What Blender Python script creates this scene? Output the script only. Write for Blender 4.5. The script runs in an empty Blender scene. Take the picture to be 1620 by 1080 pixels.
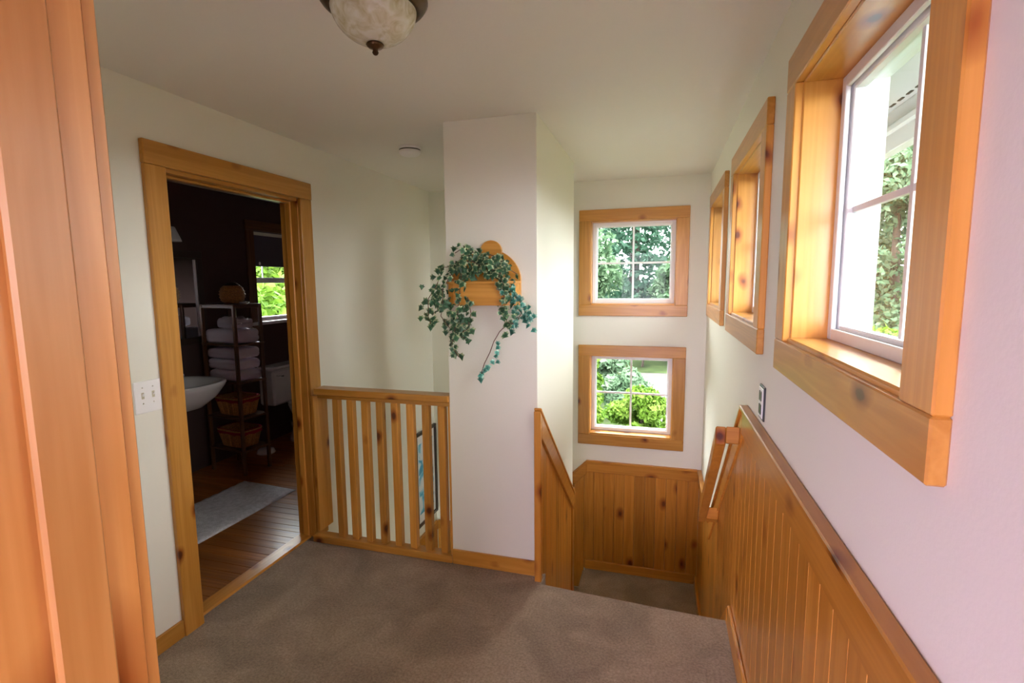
import bpy, bmesh, math, random
from mathutils import Vector, Matrix, noise
random.seed(7)
S = bpy.context.scene
COL = S.collection
R = math.radians

# ------------------------------------------------------------------ camera, light, exposure
F = 803.42
CAMZ = 1.6062
yaw, pitch, roll = R(16.3553), R(6.6709), R(-0.5258)
FW = Vector((-math.sin(yaw)*math.cos(pitch), math.cos(yaw)*math.cos(pitch), -math.sin(pitch)))
rt0 = Vector((math.cos(yaw), math.sin(yaw), 0)); up0 = rt0.cross(FW)
RT = rt0*math.cos(roll) + up0*math.sin(roll)
UP = -rt0*math.sin(roll) + up0*math.cos(roll)
CAM = Vector((0, 0, CAMZ))
cd = bpy.data.cameras.new('camera'); cam = bpy.data.objects.new('camera', cd); COL.objects.link(cam)
cd.sensor_width = 36.0; cd.lens = 36.0*F/1620.0; cd.clip_start = 0.05; cd.clip_end = 400
m = Matrix((RT, UP, -FW)).transposed().to_4x4(); m.translation = CAM
cam.matrix_world = m
S.camera = cam

def at(px, py, axis, val):
    v = FW + RT*((px-810)/F) - UP*((py-540)/F)
    i = 'XYZ'.index(axis)
    return CAM + v*((val-CAM[i])/v[i])

W = bpy.data.worlds.new('world'); S.world = W; W.use_nodes = True
bg = W.node_tree.nodes['Background']
bg.inputs['Color'].default_value = (0.97, 0.985, 1.0, 1)
bg.inputs['Strength'].default_value = 16.0
S.view_settings.view_transform = 'Standard'
S.view_settings.look = 'None'
S.view_settings.exposure = 0.46
S.view_settings.gamma = 1.0
S.view_settings.use_curve_mapping = False
S.cycles.use_denoising = True
S.cycles.max_bounces = 14
S.cycles.diffuse_bounces = 8
S.cycles.transparent_max_bounces = 24

def portal(name, loc, direction, sx, sy):
    l = bpy.data.lights.new(name, 'AREA'); l.shape = 'RECTANGLE'; l.size = sx; l.size_y = sy
    l.cycles.is_portal = True
    o = bpy.data.objects.new(name, l); COL.objects.link(o)
    o.location = loc
    o.rotation_euler = Vector(direction).to_track_quat('-Z', 'Y').to_euler()
sun = bpy.data.lights.new('sun', 'SUN'); sun.energy = 5.0; sun.angle = R(12); sun.color = (1.0, 0.95, 0.86)
so = bpy.data.objects.new('sun', sun); COL.objects.link(so)
so.rotation_euler = Vector((-0.30, 0.62, -1.0)).to_track_quat('-Z', 'Y').to_euler()   # high, from behind the house

# ------------------------------------------------------------------ plan (metres)
XL, XR, YC, YF, ZC = -2.079, 0.359, 2.561, 4.39, 2.44
XC0, XC1, YCE = -1.118, -0.614, 3.694
ZL, ZL2 = -0.988, -1.778
YN = 2.455
XB = -3.85

# ------------------------------------------------------------------ materials
def newmat(name):
    m = bpy.data.materials.new(name); m.use_nodes = True
    return m, m.node_tree.nodes, m.node_tree.links, m.node_tree.nodes['Principled BSDF']
def plain(name, col, rough=0.5, metal=0.0, spec=0.5, noise_amt=0.0, scale=8, bump=0.0, bscale=60):
    m, n, l, p = newmat(name)
    p.inputs['Base Color'].default_value = (*col, 1); p.inputs['Roughness'].default_value = rough
    p.inputs['Metallic'].default_value = metal; p.inputs['Specular IOR Level'].default_value = spec
    tc = n.new('ShaderNodeTexCoord')
    if noise_amt:
        t = n.new('ShaderNodeTexNoise'); t.inputs['Scale'].default_value = scale; t.inputs['Detail'].default_value = 4
        l.new(tc.outputs['Object'], t.inputs['Vector'])
        r = n.new('ShaderNodeMapRange'); r.inputs['From Min'].default_value = .3; r.inputs['From Max'].default_value = .7
        r.inputs['To Min'].default_value = 1-noise_amt; r.inputs['To Max'].default_value = 1+noise_amt
        l.new(t.outputs['Fac'], r.inputs['Value'])
        x = n.new('ShaderNodeVectorMath'); x.operation = 'SCALE'; x.inputs[0].default_value = col
        l.new(r.outputs['Result'], x.inputs['Scale']); l.new(x.outputs['Vector'], p.inputs['Base Color'])
    if bump:
        t = n.new('ShaderNodeTexNoise'); t.inputs['Scale'].default_value = bscale; t.inputs['Detail'].default_value = 3
        l.new(tc.outputs['Object'], t.inputs['Vector'])
        b = n.new('ShaderNodeBump'); b.inputs['Strength'].default_value = bump; b.inputs['Distance'].default_value = .01
        l.new(t.outputs['Fac'], b.inputs['Height']); l.new(b.outputs['Normal'], p.inputs['Normal'])
    return m
def ramp(n, stops):
    r = n.new('ShaderNodeValToRGB'); e = r.color_ramp.elements
    while len(e) < len(stops): e.new(0.5)
    for x, (pos, c) in zip(e, stops): x.position = pos; x.color = (*c, 1)
    return r
def wood(name, axis, light, dark, rough=0.3, knots=True, kscale=7.5, coat=0.15):
    """grain runs along axis; every object is shifted by its own random number, so alike boards differ"""
    m, n, l, p = newmat(name)
    tc = n.new('ShaderNodeTexCoord'); oi = n.new('ShaderNodeObjectInfo')
    rnd = n.new('ShaderNodeVectorMath'); rnd.operation = 'MULTIPLY_ADD'
    comb = n.new('ShaderNodeCombineXYZ')
    for s in 'XYZ': l.new(oi.outputs['Random'], comb.inputs[s])
    l.new(comb.outputs[0], rnd.inputs[0]); rnd.inputs[1].default_value = (37.0, 53.0, 71.0)
    l.new(tc.outputs['Object'], rnd.inputs[2])
    i = 'XYZ'.index(axis)
    def scaled(across, along):
        v = n.new('ShaderNodeVectorMath'); v.operation = 'MULTIPLY'
        s = [across]*3; s[i] = along; v.inputs[1].default_value = s
        l.new(rnd.outputs[0], v.inputs[0]); return v
    v1 = scaled(9, .55)
    t1 = n.new('ShaderNodeTexNoise'); t1.inputs['Scale'].default_value = 1.6; t1.inputs['Detail'].default_value = 3
    t1.inputs['Distortion'].default_value = .6
    l.new(v1.outputs[0], t1.inputs['Vector'])
    mul = n.new('ShaderNodeMath'); mul.operation = 'MULTIPLY'; mul.inputs[1].default_value = 9.0
    l.new(t1.outputs['Fac'], mul.inputs[0])
    fr = n.new('ShaderNodeMath'); fr.operation = 'PINGPONG'; fr.inputs[1].default_value = 1.0
    l.new(mul.outputs[0], fr.inputs[0])
    v2 = scaled(90, 2.0)
    t2 = n.new('ShaderNodeTexNoise'); t2.inputs['Scale'].default_value = 1.0; t2.inputs['Detail'].default_value = 4
    l.new(v2.outputs[0], t2.inputs['Vector'])
    mixf = n.new('ShaderNodeMath'); mixf.operation = 'MULTIPLY_ADD'; mixf.inputs[1].default_value = .45
    l.new(fr.outputs[0], mixf.inputs[0])
    m2 = n.new('ShaderNodeMath'); m2.operation = 'MULTIPLY'; m2.inputs[1].default_value = .6
    l.new(t2.outputs['Fac'], m2.inputs[0]); l.new(m2.outputs[0], mixf.inputs[2])
    mid = tuple((a*b)**.5 for a, b in zip(light, dark))
    r = ramp(n, [(0.15, light), (0.55, mid), (0.95, dark)])
    l.new(mixf.outputs[0], r.inputs['Fac'])
    # per board tone
    hs = n.new('ShaderNodeHueSaturation')
    mr = n.new('ShaderNodeMapRange'); mr.inputs['To Min'].default_value = .80; mr.inputs['To Max'].default_value = 1.16
    l.new(oi.outputs['Random'], mr.inputs['Value']); l.new(mr.outputs['Result'], hs.inputs['Value'])
    l.new(r.outputs['Color'], hs.inputs['Color'])
    out = hs.outputs['Color']
    if knots:
        v3 = scaled(1, .6)
        d = n.new('ShaderNodeTexNoise'); d.inputs['Scale'].default_value = 14; l.new(v3.outputs[0], d.inputs['Vector'])
        ad = n.new('ShaderNodeVectorMath'); ad.operation = 'MULTIPLY_ADD'; ad.inputs[1].default_value = (.03, .03, .03)
        l.new(d.outputs['Color'], ad.inputs[0]); l.new(v3.outputs[0], ad.inputs[2])
        vo = n.new('ShaderNodeTexVoronoi'); vo.inputs['Scale'].default_value = kscale
        l.new(ad.outputs[0], vo.inputs['Vector'])
        kr = ramp(n, [(0.0, (.12, .05, .02)), (0.075, (.20, .08, .03)), (0.105, (.50, .30, .16)), (0.24, (1, 1, 1))])
        l.new(vo.outputs['Distance'], kr.inputs['Fac'])
        mx = n.new('ShaderNodeMix'); mx.data_type = 'RGBA'; mx.blend_type = 'MULTIPLY'; mx.inputs['Factor'].default_value = 1
        l.new(out, mx.inputs[6]); l.new(kr.outputs['Color'], mx.inputs[7]); out = mx.outputs[2]
    l.new(out, p.inputs['Base Color'])
    p.inputs['Roughness'].default_value = rough
    p.inputs['Coat Weight'].default_value = coat; p.inputs['Coat Roughness'].default_value = .2
    b = n.new('ShaderNodeBump'); b.inputs['Strength'].default_value = .06; b.inputs['Distance'].default_value = .004
    l.new(mixf.outputs[0], b.inputs['Height']); l.new(b.outputs['Normal'], p.inputs['Normal'])
    return m
PL, PD = (0.62, 0.300, 0.060), (0.46, 0.195, 0.026)
PINE = {a: wood('pine_'+a, a, PL, PD) for a in 'XYZ'}
WL, WD = (0.60, 0.265, 0.042), (0.43, 0.165, 0.018)
WAINS = {a: wood('wainscot_pine_'+a, a, WL, WD, kscale=5.5) for a in 'XYZ'}
OAKF = wood('bathroom_floor_oak', 'X', (.50, .19, .035), (.26, .080, .012), rough=.28, knots=False)
DARKW = {a: wood('dark_shelf_wood_'+a, a, (.16, .07, .025), (.08, .03, .01), knots=False) for a in 'XYZ'}
wall_paint = plain('wall_paint', (.80, .79, .70), .7, spec=.2, bump=.04, bscale=120)
ceil_paint = plain('ceiling_paint', (.80, .79, .74), .75, spec=.2, bump=.05, bscale=90)
bed_tint_paint = plain('bedroom_tint_paint', (.70, .56, .80), .8, spec=.2)  # lilac chosen to tint the light bounced into the hall
bath_paint = plain('bathroom_paint', (.085, .050, .045), .7, spec=.2)
vinyl = plain('white_vinyl', (.80, .82, .84), .35)
ext_white = plain('exterior_white_paint', (.55, .55, .55), .6)
white_plastic = plain('white_plastic', (.88, .87, .87), .35)
porcelain = plain('porcelain', (.75, .75, .73), .12)
bronze = plain('bronze', (.085, .045, .022), .35, metal=.8, noise_amt=.5, scale=30)
black_plastic = plain('black_plastic', (.025, .03, .028), .35)
chrome = plain('chrome', (.7, .7, .7), .15, metal=1)
towel_m = plain('towel_cotton', (.80, .75, .84), .95, spec=.1, bump=.6, bscale=220)
mat_m = plain('bath_mat_cotton', (.84, .86, .90), .95, spec=.1, noise_amt=.15, scale=40, bump=.8, bscale=150)
wicker = plain('wicker', (.46, .24, .07), .6, noise_amt=.35, scale=90)
red_cloth = plain('red_cloth', (.30, .02, .03), .9, spec=.1)
dark_frame = plain('dark_picture_frame', (.045, .025, .018), .4)
blind_m = plain('blind_fabric', (.13, .12, .15), .9, spec=.1)

def carpet_mat():
    m, n, l, p = newmat('carpet')
    tc = n.new('ShaderNodeTexCoord')
    a = n.new('ShaderNodeTexNoise'); a.inputs['Scale'].default_value = 260; a.inputs['Detail'].default_value = 2
    b = n.new('ShaderNodeTexNoise'); b.inputs['Scale'].default_value = 3.5; b.inputs['Detail'].default_value = 5; b.inputs['Distortion'].default_value = 1.0
    l.new(tc.outputs['Object'], a.inputs['Vector']); l.new(tc.outputs['Object'], b.inputs['Vector'])
    c_ = n.new('ShaderNodeTexNoise'); c_.inputs['Scale'].default_value = 95; c_.inputs['Detail'].default_value = 3; l.new(tc.outputs['Object'], c_.inputs['Vector'])
    av = n.new('ShaderNodeMath'); av.operation = 'MULTIPLY_ADD'; av.inputs[1].default_value = .6; l.new(c_.outputs['Fac'], av.inputs[0])
    a2 = n.new('ShaderNodeMath'); a2.operation = 'MULTIPLY'; a2.inputs[1].default_value = .4; l.new(a.outputs['Fac'], a2.inputs[0]); l.new(a2.outputs[0], av.inputs[2])
    r1 = ramp(n, [(.36, (.245, .180, .122)), (.68, (.46, .355, .255))]); l.new(av.outputs[0], r1.inputs['Fac'])
    r2 = ramp(n, [(.35, (.78, .77, .76)), (.65, (1.15, 1.15, 1.15))]); l.new(b.outputs['Fac'], r2.inputs['Fac'])
    mx = n.new('ShaderNodeMix'); mx.data_type = 'RGBA'; mx.blend_type = 'MULTIPLY'; mx.inputs['Factor'].default_value = 1
    l.new(r1.outputs['Color'], mx.inputs[6]); l.new(r2.outputs['Color'], mx.inputs[7])
    l.new(mx.outputs[2], p.inputs['Base Color']); p.inputs['Roughness'].default_value = 1; p.inputs['Specular IOR Level'].default_value = .1
    p.inputs['Sheen Weight'].default_value = .25
    bu = n.new('ShaderNodeBump'); bu.inputs['Strength'].default_value = .9; bu.inputs['Distance'].default_value = .006
    l.new(a.outputs['Fac'], bu.inputs['Height']); l.new(bu.outputs['Normal'], p.inputs['Normal'])
    return m
carpet = carpet_mat()

def glass_mat(name, tint=(1, 1, 1), gloss=.06):
    m = bpy.data.materials.new(name); m.use_nodes = True; n = m.node_tree.nodes; l = m.node_tree.links
    n.remove(n['Principled BSDF'])
    t = n.new('ShaderNodeBsdfTransparent'); t.inputs['Color'].default_value = (*tint, 1)
    g = n.new('ShaderNodeBsdfGlossy'); g.inputs['Roughness'].default_value = .02
    lw = n.new('ShaderNodeLayerWeight'); pw_ = n.new('ShaderNodeMath'); pw_.operation = 'POWER'; pw_.inputs[1].default_value = 5
    l.new(lw.outputs['Facing'], pw_.inputs[0])
    ma = n.new('ShaderNodeMath'); ma.operation = 'MULTIPLY_ADD'; ma.inputs[1].default_value = .5; ma.inputs[2].default_value = .004
    l.new(pw_.outputs[0], ma.inputs[0])
    mx = n.new('ShaderNodeMixShader'); l.new(ma.outputs[0], mx.inputs[0]); l.new(t.outputs[0], mx.inputs[1]); l.new(g.outputs[0], mx.inputs[2])
    l.new(mx.outputs[0], n['Material Output'].inputs['Surface'])
    return m
glass = glass_mat('window_glass', (.96, .98, .97))
mirror_m = plain('mirror_silver', (.75, .75, .76), .03, metal=1)

def frosted():
    m, n, l, p = newmat('scavo_glass')
    tc = n.new('ShaderNodeTexCoord')
    t = n.new('ShaderNodeTexNoise'); t.inputs['Scale'].default_value = 22; t.inputs['Detail'].default_value = 5; t.inputs['Distortion'].default_value = 1.5
    l.new(tc.outputs['Object'], t.inputs['Vector'])
    r = ramp(n, [(.3, (.50, .46, .27)), (.55, (.70, .69, .58)), (.75, (.80, .82, .80))]); l.new(t.outputs['Fac'], r.inputs['Fac'])
    l.new(r.outputs['Color'], p.inputs['Base Color']); p.inputs['Roughness'].default_value = .22
    p.inputs['Subsurface Weight'].default_value = .3; p.inputs['Subsurface Radius'].default_value = (.03, .03, .03)
    b = n.new('ShaderNodeBump'); b.inputs['Strength'].default_value = .25; b.inputs['Distance'].default_value = .005
    l.new(t.outputs['Fac'], b.inputs['Height']); l.new(b.outputs['Normal'], p.inputs['Normal'])
    return m
dome_m = frosted()

def foliage_mat(name, a, b, c, scale=1.5, transl=.35):
    m, n, l, p = newmat(name)
    tc = n.new('ShaderNodeTexCoord')
    t = n.new('ShaderNodeTexNoise'); t.inputs['Scale'].default_value = scale; t.inputs['Detail'].default_value = 4
    l.new(tc.outputs['Object'], t.inputs['Vector'])
    r = ramp(n, [(.3, a), (.52, b), (.72, c)]); l.new(t.outputs['Fac'], r.inputs['Fac'])
    l.new(r.outputs['Color'], p.inputs['Base Color']); p.inputs['Roughness'].default_value = .6; p.inputs['Specular IOR Level'].default_value = .15
    tr = n.new('ShaderNodeBsdfTranslucent'); l.new(r.outputs['Color'], tr.inputs['Color'])
    mx = n.new('ShaderNodeMixShader'); mx.inputs[0].default_value = transl
    l.new(p.outputs[0], mx.inputs[1]); l.new(tr.outputs[0], mx.inputs[2])
    l.new(mx.outputs[0], n['Material Output'].inputs['Surface'])
    return m
fol_dark = foliage_mat('fir_needles', (.012, .035, .022), (.03, .075, .045), (.07, .13, .09), 1.2)
fol_mid = foliage_mat('broad_leaves', (.03, .065, .03), (.065, .12, .06), (.13, .19, .11), 1.4)
fol_lime = foliage_mat('lime_leaves', (.035, .085, .008), (.085, .16, .015), (.15, .22, .04), 2.5)
fol_soft = foliage_mat('soft_leaves', (.05, .10, .05), (.09, .15, .085), (.15, .21, .13), 1.6)
bark = plain('bark', (.05, .035, .025), .9, noise_amt=.4, scale=12)
grass_m = plain('grass', (.022, .034, .010), .95, spec=.1, noise_amt=.4, scale=1.5)
gravel_m = plain('pale_gravel', (.062, .056, .054), .95, spec=.1, noise_amt=.2, scale=6)

# ------------------------------------------------------------------ helpers
def tag(o, label=None, cat=None, group=None, kind=None):
    if label: o['label'] = label
    if cat: o['category'] = cat
    if group: o['group'] = group
    if kind: o['kind'] = kind
    return o
def thing(name, loc, label, cat, group=None, kind=None):
    o = bpy.data.objects.new(name, None); COL.objects.link(o); o.location = loc; o.empty_display_size = .1
    return tag(o, label, cat, group, kind)
def wloc(p):
    v = Vector((0, 0, 0))
    while p: v += p.location; p = p.parent
    return v
def link(name, me, mat, parent=None, smooth=False):
    """mesh vertices are in world space; they are moved into the parent's frame"""
    if parent is not None:
        v = wloc(parent); me.transform(Matrix.Translation(-v))
    o = bpy.data.objects.new(name, me); COL.objects.link(o); o.parent = parent
    if mat: me.materials.append(mat)
    if smooth:
        for p in me.polygons: p.use_smooth = True
    return o
def bm2(name, bm, mat, parent=None, smooth=False):
    bmesh.ops.recalc_face_normals(bm, faces=bm.faces)
    me = bpy.data.meshes.new(name); bm.to_mesh(me); bm.free()
    return link(name, me, mat, parent, smooth)
def addbox(bm, x0, x1, y0, y1, z0, z1, bev=0.0):
    r = bmesh.ops.create_cube(bm, size=1)
    vs = r['verts']
    for v in vs:
        v.co = Vector(((x0+x1)/2+v.co.x*(x1-x0), (y0+y1)/2+v.co.y*(y1-y0), (z0+z1)/2+v.co.z*(z1-z0)))
    if bev:
        es = list({e for v in vs for e in v.link_edges})
        bmesh.ops.bevel(bm, geom=es, offset=bev, segments=1, affect='EDGES')
    return vs
def box(name, x0, x1, y0, y1, z0, z1, mat, parent=None, bev=.003):
    bm = bmesh.new(); addbox(bm, x0, x1, y0, y1, z0, z1, bev)
    return bm2(name, bm, mat, parent)
def prism(name, poly, axis, a0, a1, mat, parent=None, bev=0.0):
    """poly in the two other axes (in XYZ order), extruded along axis from a0 to a1"""
    bm = bmesh.new(); addprism(bm, poly, axis, a0, a1)
    if bev: bmesh.ops.bevel(bm, geom=bm.edges[:], offset=bev, segments=1, affect='EDGES')
    return bm2(name, bm, mat, parent)
def addprism(bm, poly, axis, a0, a1):
    def mk(p, a):
        if axis == 'X': return (a, p[0], p[1])
        if axis == 'Y': return (p[0], a, p[1])
        return (p[0], p[1], a)
    lo = [bm.verts.new(mk(p, a0)) for p in poly]; hi = [bm.verts.new(mk(p, a1)) for p in poly]
    n = len(poly)
    bm.faces.new(lo[::-1]); bm.faces.new(hi)
    for i in range(n): bm.faces.new((lo[i], lo[(i+1) % n], hi[(i+1) % n], hi[i]))
def addtube(bm, pts, rad, seg=8, cap=True):
    pts = [Vector(p) for p in pts]
    rads = rad if isinstance(rad, (list, tuple)) else [rad]*len(pts)
    rings = []
    for i, p in enumerate(pts):
        d = (pts[min(i+1, len(pts)-1)]-pts[max(i-1, 0)]).normalized()
        a = d.orthogonal().normalized() if i == 0 else (prev - d*prev.dot(d)).normalized()
        prev = a; b = d.cross(a)
        rings.append([bm.verts.new(p + (a*math.cos(t)+b*math.sin(t))*rads[i]) for t in [2*math.pi*k/seg for k in range(seg)]])
    for q, w in zip(rings, rings[1:]):
        for k in range(seg): bm.faces.new((q[k], q[(k+1) % seg], w[(k+1) % seg], w[k]))
    if cap: bm.faces.new(rings[0][::-1]); bm.faces.new(rings[-1])
def tube(name, pts, rad, mat, parent=None, seg=8):
    bm = bmesh.new(); addtube(bm, pts, rad, seg)
    return bm2(name, bm, mat, parent, True)
def addlathe(bm, c, prof, seg=32, sx=1.0, sy=1.0):
    rings = []
    for r, z in prof:
        rings.append([bm.verts.new((c[0]+r*sx*math.cos(2*math.pi*k/seg), c[1]+r*sy*math.sin(2*math.pi*k/seg), c[2]+z)) for k in range(seg)])
    for q, w in zip(rings, rings[1:]):
        for k in range(seg): bm.faces.new((q[k], q[(k+1) % seg], w[(k+1) % seg], w[k]))
    bm.faces.new(rings[0][::-1]); bm.faces.new(rings[-1])
def lathe(name, c, prof, mat, parent=None, seg=32, sx=1.0, sy=1.0):
    bm = bmesh.new(); addlathe(bm, c, prof, seg, sx, sy)
    return bm2(name, bm, mat, parent, True)
def wall(name, axis, a0, a1, u0, u1, z0, z1, holes, mat, label, mat2=None):
    """a wall slab normal to axis, from a0 to a1 thick, with rectangular holes (u0,u1,z0,z1)"""
    us = sorted({u0, u1, *[h[0] for h in holes], *[h[1] for h in holes]})
    zs = sorted({z0, z1, *[h[2] for h in holes], *[h[3] for h in holes]})
    def solid(i, j):
        if i < 0 or j < 0 or i >= len(us)-1 or j >= len(zs)-1: return False
        u, z = (us[i]+us[i+1])/2, (zs[j]+zs[j+1])/2
        return not any(h[0] < u < h[1] and h[2] < z < h[3] for h in holes)
    bm = bmesh.new(); cache = {}
    def V(a, u, z):
        k = (a, u, z)
        if k not in cache: cache[k] = bm.verts.new((a, u, z) if axis == 'X' else (u, a, z))
        return cache[k]
    for i in range(len(us)-1):
        for j in range(len(zs)-1):
            if not solid(i, j): continue
            U0, U1, Z0, Z1 = us[i], us[i+1], zs[j], zs[j+1]
            for a in (a0, a1): 
                f = bm.faces.new((V(a, U0, Z0), V(a, U1, Z0), V(a, U1, Z1), V(a, U0, Z1)))
                if mat2 and a == a1: f.material_index = 1
            for (di, dj, p, q) in ((-1, 0, (U0, Z0), (U0, Z1)), (1, 0, (U1, Z0), (U1, Z1)), (0, -1, (U0, Z0), (U1, Z0)), (0, 1, (U0, Z1), (U1, Z1))):
                if not solid(i+di, j+dj): bm.faces.new((V(a0, *p), V(a0, *q), V(a1, *q), V(a1, *p)))
    o = bm2(name, bm, mat)
    if mat2: o.data.materials.append(mat2)
    return tag(o, label, 'wall', kind='structure')
def copy_tree(o, parent=None):
    c = o.copy(); COL.objects.link(c); c.parent = parent
    for ch in list(o.children): copy_tree(ch, c)
    return c

# ------------------------------------------------------------------ the shell
RW = [(.757, 1.70), (1.995, 2.938), (3.218, 4.161)]        # outer casing of the three right-hand windows (Y)
CW = .098
rh = [(a+CW+.003, b-CW-.003, 1.43, 2.135) for a, b in RW]
wall('wall_right', 'X', XR, .55, -3.7, 4.6, -3.0, 2.44, rh + [(-2.7, -1.2, .9, 2.1)], wall_paint, 'long cream wall on the right with three square windows above the pine wainscot', ext_white)  # last opening is an unseen bedroom window, added for fill light
FWN = [(-.68, .208, 1.313, 2.200), (-.68, .208, .178, 1.060)]  # outer casings on the far wall (X,X,Z,Z)
fh = [(a+.097, b-.097, c+.092, d-.092) for a, b, c, d in FWN]
wall('wall_far', 'Y', YF, 4.60, XL, .55, -3.0, 2.44, fh, wall_paint, 'cream stairwell end wall with two small windows one above the other', ext_white)
DH = (1.742, 2.612, -0.02, 2.112)                              # bathroom door hole
wall('wall_left', 'X', XL, -2.199, .466, 5.12, -3.0, 2.44, [DH], wall_paint, 'cream wall on the left with the pine framed bathroom doorway', bath_paint)
NH = (-.675, .355, 0.0, 2.09)
wall('wall_near', 'Y', .464, .335, -3.7, XR, -.30, 2.44, [NH], wall_paint, 'cream wall holding the nearest doorway around the camera', bed_tint_paint)
o = box('wall_divider', XC0, XC1, YC, YCE, -3.0, 2.44, wall_paint, bev=.002)
tag(o, 'pale square wall column between the two stair flights carrying the ivy planter', 'wall', kind='structure')
# ceiling
o = box('ceiling', -4.2, .55, -3.7, 5.2, 2.44, 2.56, ceil_paint, bev=0); tag(o, 'plain off-white ceiling over hall and stairwell', 'ceiling', kind='structure')
# floor of the hall
bm = bmesh.new()
poly = [(XL-.03, .40), (XR, .40), (XR, YN), (-.58, YN), (-.58, YC+.03), (XC1-.002, YC-.001), (XC0, YC-.001), (XC0, 2.60), (XL, 2.60), (XL-.03, 2.60)]
addprism(bm, poly, 'Z', -.26, 0)
es = [e for e in bm.edges if all(abs(v.co.z) < 1e-6 and abs(v.co.y-YN) < 1e-6 for v in e.verts)]
bmesh.ops.bevel(bm, geom=es, offset=.03, segments=4, affect='EDGES', profile=.5)
o = bm2('floor', bm, carpet); tag(o, 'brown-grey carpeted hall floor ending at the top stair nosing', 'floor', kind='structure')
# stairs
st = thing('staircase', (-.12, YN, ZL), 'carpeted flight of stairs dropping from the hall to the landing', 'stairs', kind='structure')
def step(x0, x1, y0, y1, z, ed):
    bm = bmesh.new(); addbox(bm, x0, x1, y0, y1, z-.19, z)
    es = [e for e in bm.edges if all(abs(v.co.z-z) < 1e-5 for v in e.verts) and all(abs(v.co[ed[0]]-ed[1]) < 1e-5 for v in e.verts)]
    bmesh.ops.bevel(bm, geom=es, offset=.025, segments=3, affect='EDGES')
    bm2('step', bm, carpet, st)
for k in range(1, 5): step(-.583, XR-.026, YN+.24*(k-1), YN+.24*k+.03, -.1976*k, (1, YN+.24*k+.03))
step(-.628, XR-.026, YN+.96, YF-.025, ZL, (0, -.628))
for k in range(1, 4): step(-.628-.25*k-.03, -.628-.25*(k-1), YCE, YF-.025, ZL-.1976*k, (0, -.628-.25*k-.03))
step(XL, -1.378, YCE-.3, YF-.025, ZL2, (1, YCE-.3))
for k in range(1, 5): step(XL, XC0-.01, YCE-.3-.24*k-.03, YCE-.3-.24*(k-1), ZL2-.1976*k, (1, YCE-.3-.24*k-.03))

# ------------------------------------------------------------------ wainscot
def plank_board(parent, axis, a_wall, a_front, u0, u1, zb, zt0, zt1, name='plank', share=None):
    """vertical board with chamfered long edges; axis = the wall's normal"""
    c = .0022; g = .0004
    pts_b = [(u0+g, zb), (u1-g, zb), (u1-g, zt1), (u0+g, zt0)]
    sl = (zt1-zt0)/(u1-u0)
    pts_f = [(u0+c, zb), (u1-c, zb), (u1-c, zt1-sl*c), (u0+c, zt0+sl*c)]
    k = a_front + (a_wall-a_front)*.22
    bm = bmesh.new()
    mk = (lambda a, p: (a, p[0], p[1])) if axis == 'X' else (lambda a, p: (p[0], a, p[1]))
    A = [bm.verts.new(mk(a_wall, p)) for p in pts_b]; B = [bm.verts.new(mk(k, p)) for p in pts_b]; C = [bm.verts.new(mk(a_front, p)) for p in pts_f]
    bm.faces.new(C); bm.faces.new(A[::-1])
    for P, Q in ((A, B), (B, C)):
        for i in range(4): bm.faces.new((P[i], P[(i+1) % 4], Q[(i+1) % 4], Q[i]))
    return bm2(name, bm, WAINS['Z'], parent)
# right wall
SLR = .90
def captop_r(y):
    if y < 2.25: return 1.072
    z = 1.072-SLR*(y-2.25)
    return max(z, .013)
YK = 2.25+(1.072-.013)/SLR
wr = thing('wainscot', (XR-.02, 2.2, 0), 'knotty pine board wainscot along the right wall, level then sloping down the stairs', 'wainscot', kind='structure')
pw = .088; y = .47
while y < YF-.03:
    y1 = min(y+pw, YF-.024)
    zb = 0.0 if y < YN-.03 else (ZL if y > 3.42 else -.1976*(math.floor((y-YN)/.24)+2))
    plank_board(wr, 'X', XR, XR-.014, y, y1, max(zb, ZL), captop_r(y)-.03, captop_r(y1)-.03); y = y1
def band(parent, axis, a0, a1, line, h, mat, name):
    """board of vertical height h whose top edge follows the points of line (u,z)"""
    for (u0, z0), (u1, z1) in zip(line, line[1:]):
        poly = [(u0, z0-h), (u1, z1-h), (u1, z1), (u0, z0)]
        prism(name, poly, axis, a0, a1, mat, parent, .003)
RWL = [(.466, 1.072), (2.25, 1.072)]
band(wr, 'X', XR-.024, XR, RWL, .105, WAINS['Y'], 'rail_board')
band(wr, 'X', XR-.024, XR, [(2.25, 1.072), (YK, .013)], .115, WAINS['Y'], 'rail_board')
band(wr, 'X', XR-.024, XR, [(YK, .013), (YF-.024, .013)], .10, WAINS['Y'], 'rail_board')
box('cap', XR-.036, XR, .466, 2.256, 1.072, 1.090, WAINS['Y'], wr, .004)
prism('cap', [(2.256, 1.069), (YK, .013), (YK, .031), (2.256, 1.087)], 'X', XR-.034, XR, WAINS['Y'], wr, .003)
box('cap', XR-.034, XR, YK, YF-.02, .013, .031, WAINS['Y'], wr, .003)
o = box('baseboard_right', XR-.030, XR-.014, .466, YN-.06, 0, .105, WAINS['Y'], bev=.004); tag(o, 'short pine baseboard at the foot of the right wainscot', 'baseboard', kind='structure')
sk = prism('trim_1', [(YN-.05, -.02), (3.42, ZL-.02), (YF-.025, ZL), (YF-.025, ZL+.085), (3.42, ZL+.085), (3.36, ZL+.16), (YN-.05, .09)], 'X', XR-.030, XR-.014, WAINS['Y'], None, .003)
tag(sk, 'pine skirting board following the stairs down the right wall', 'trim', kind='structure')
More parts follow.
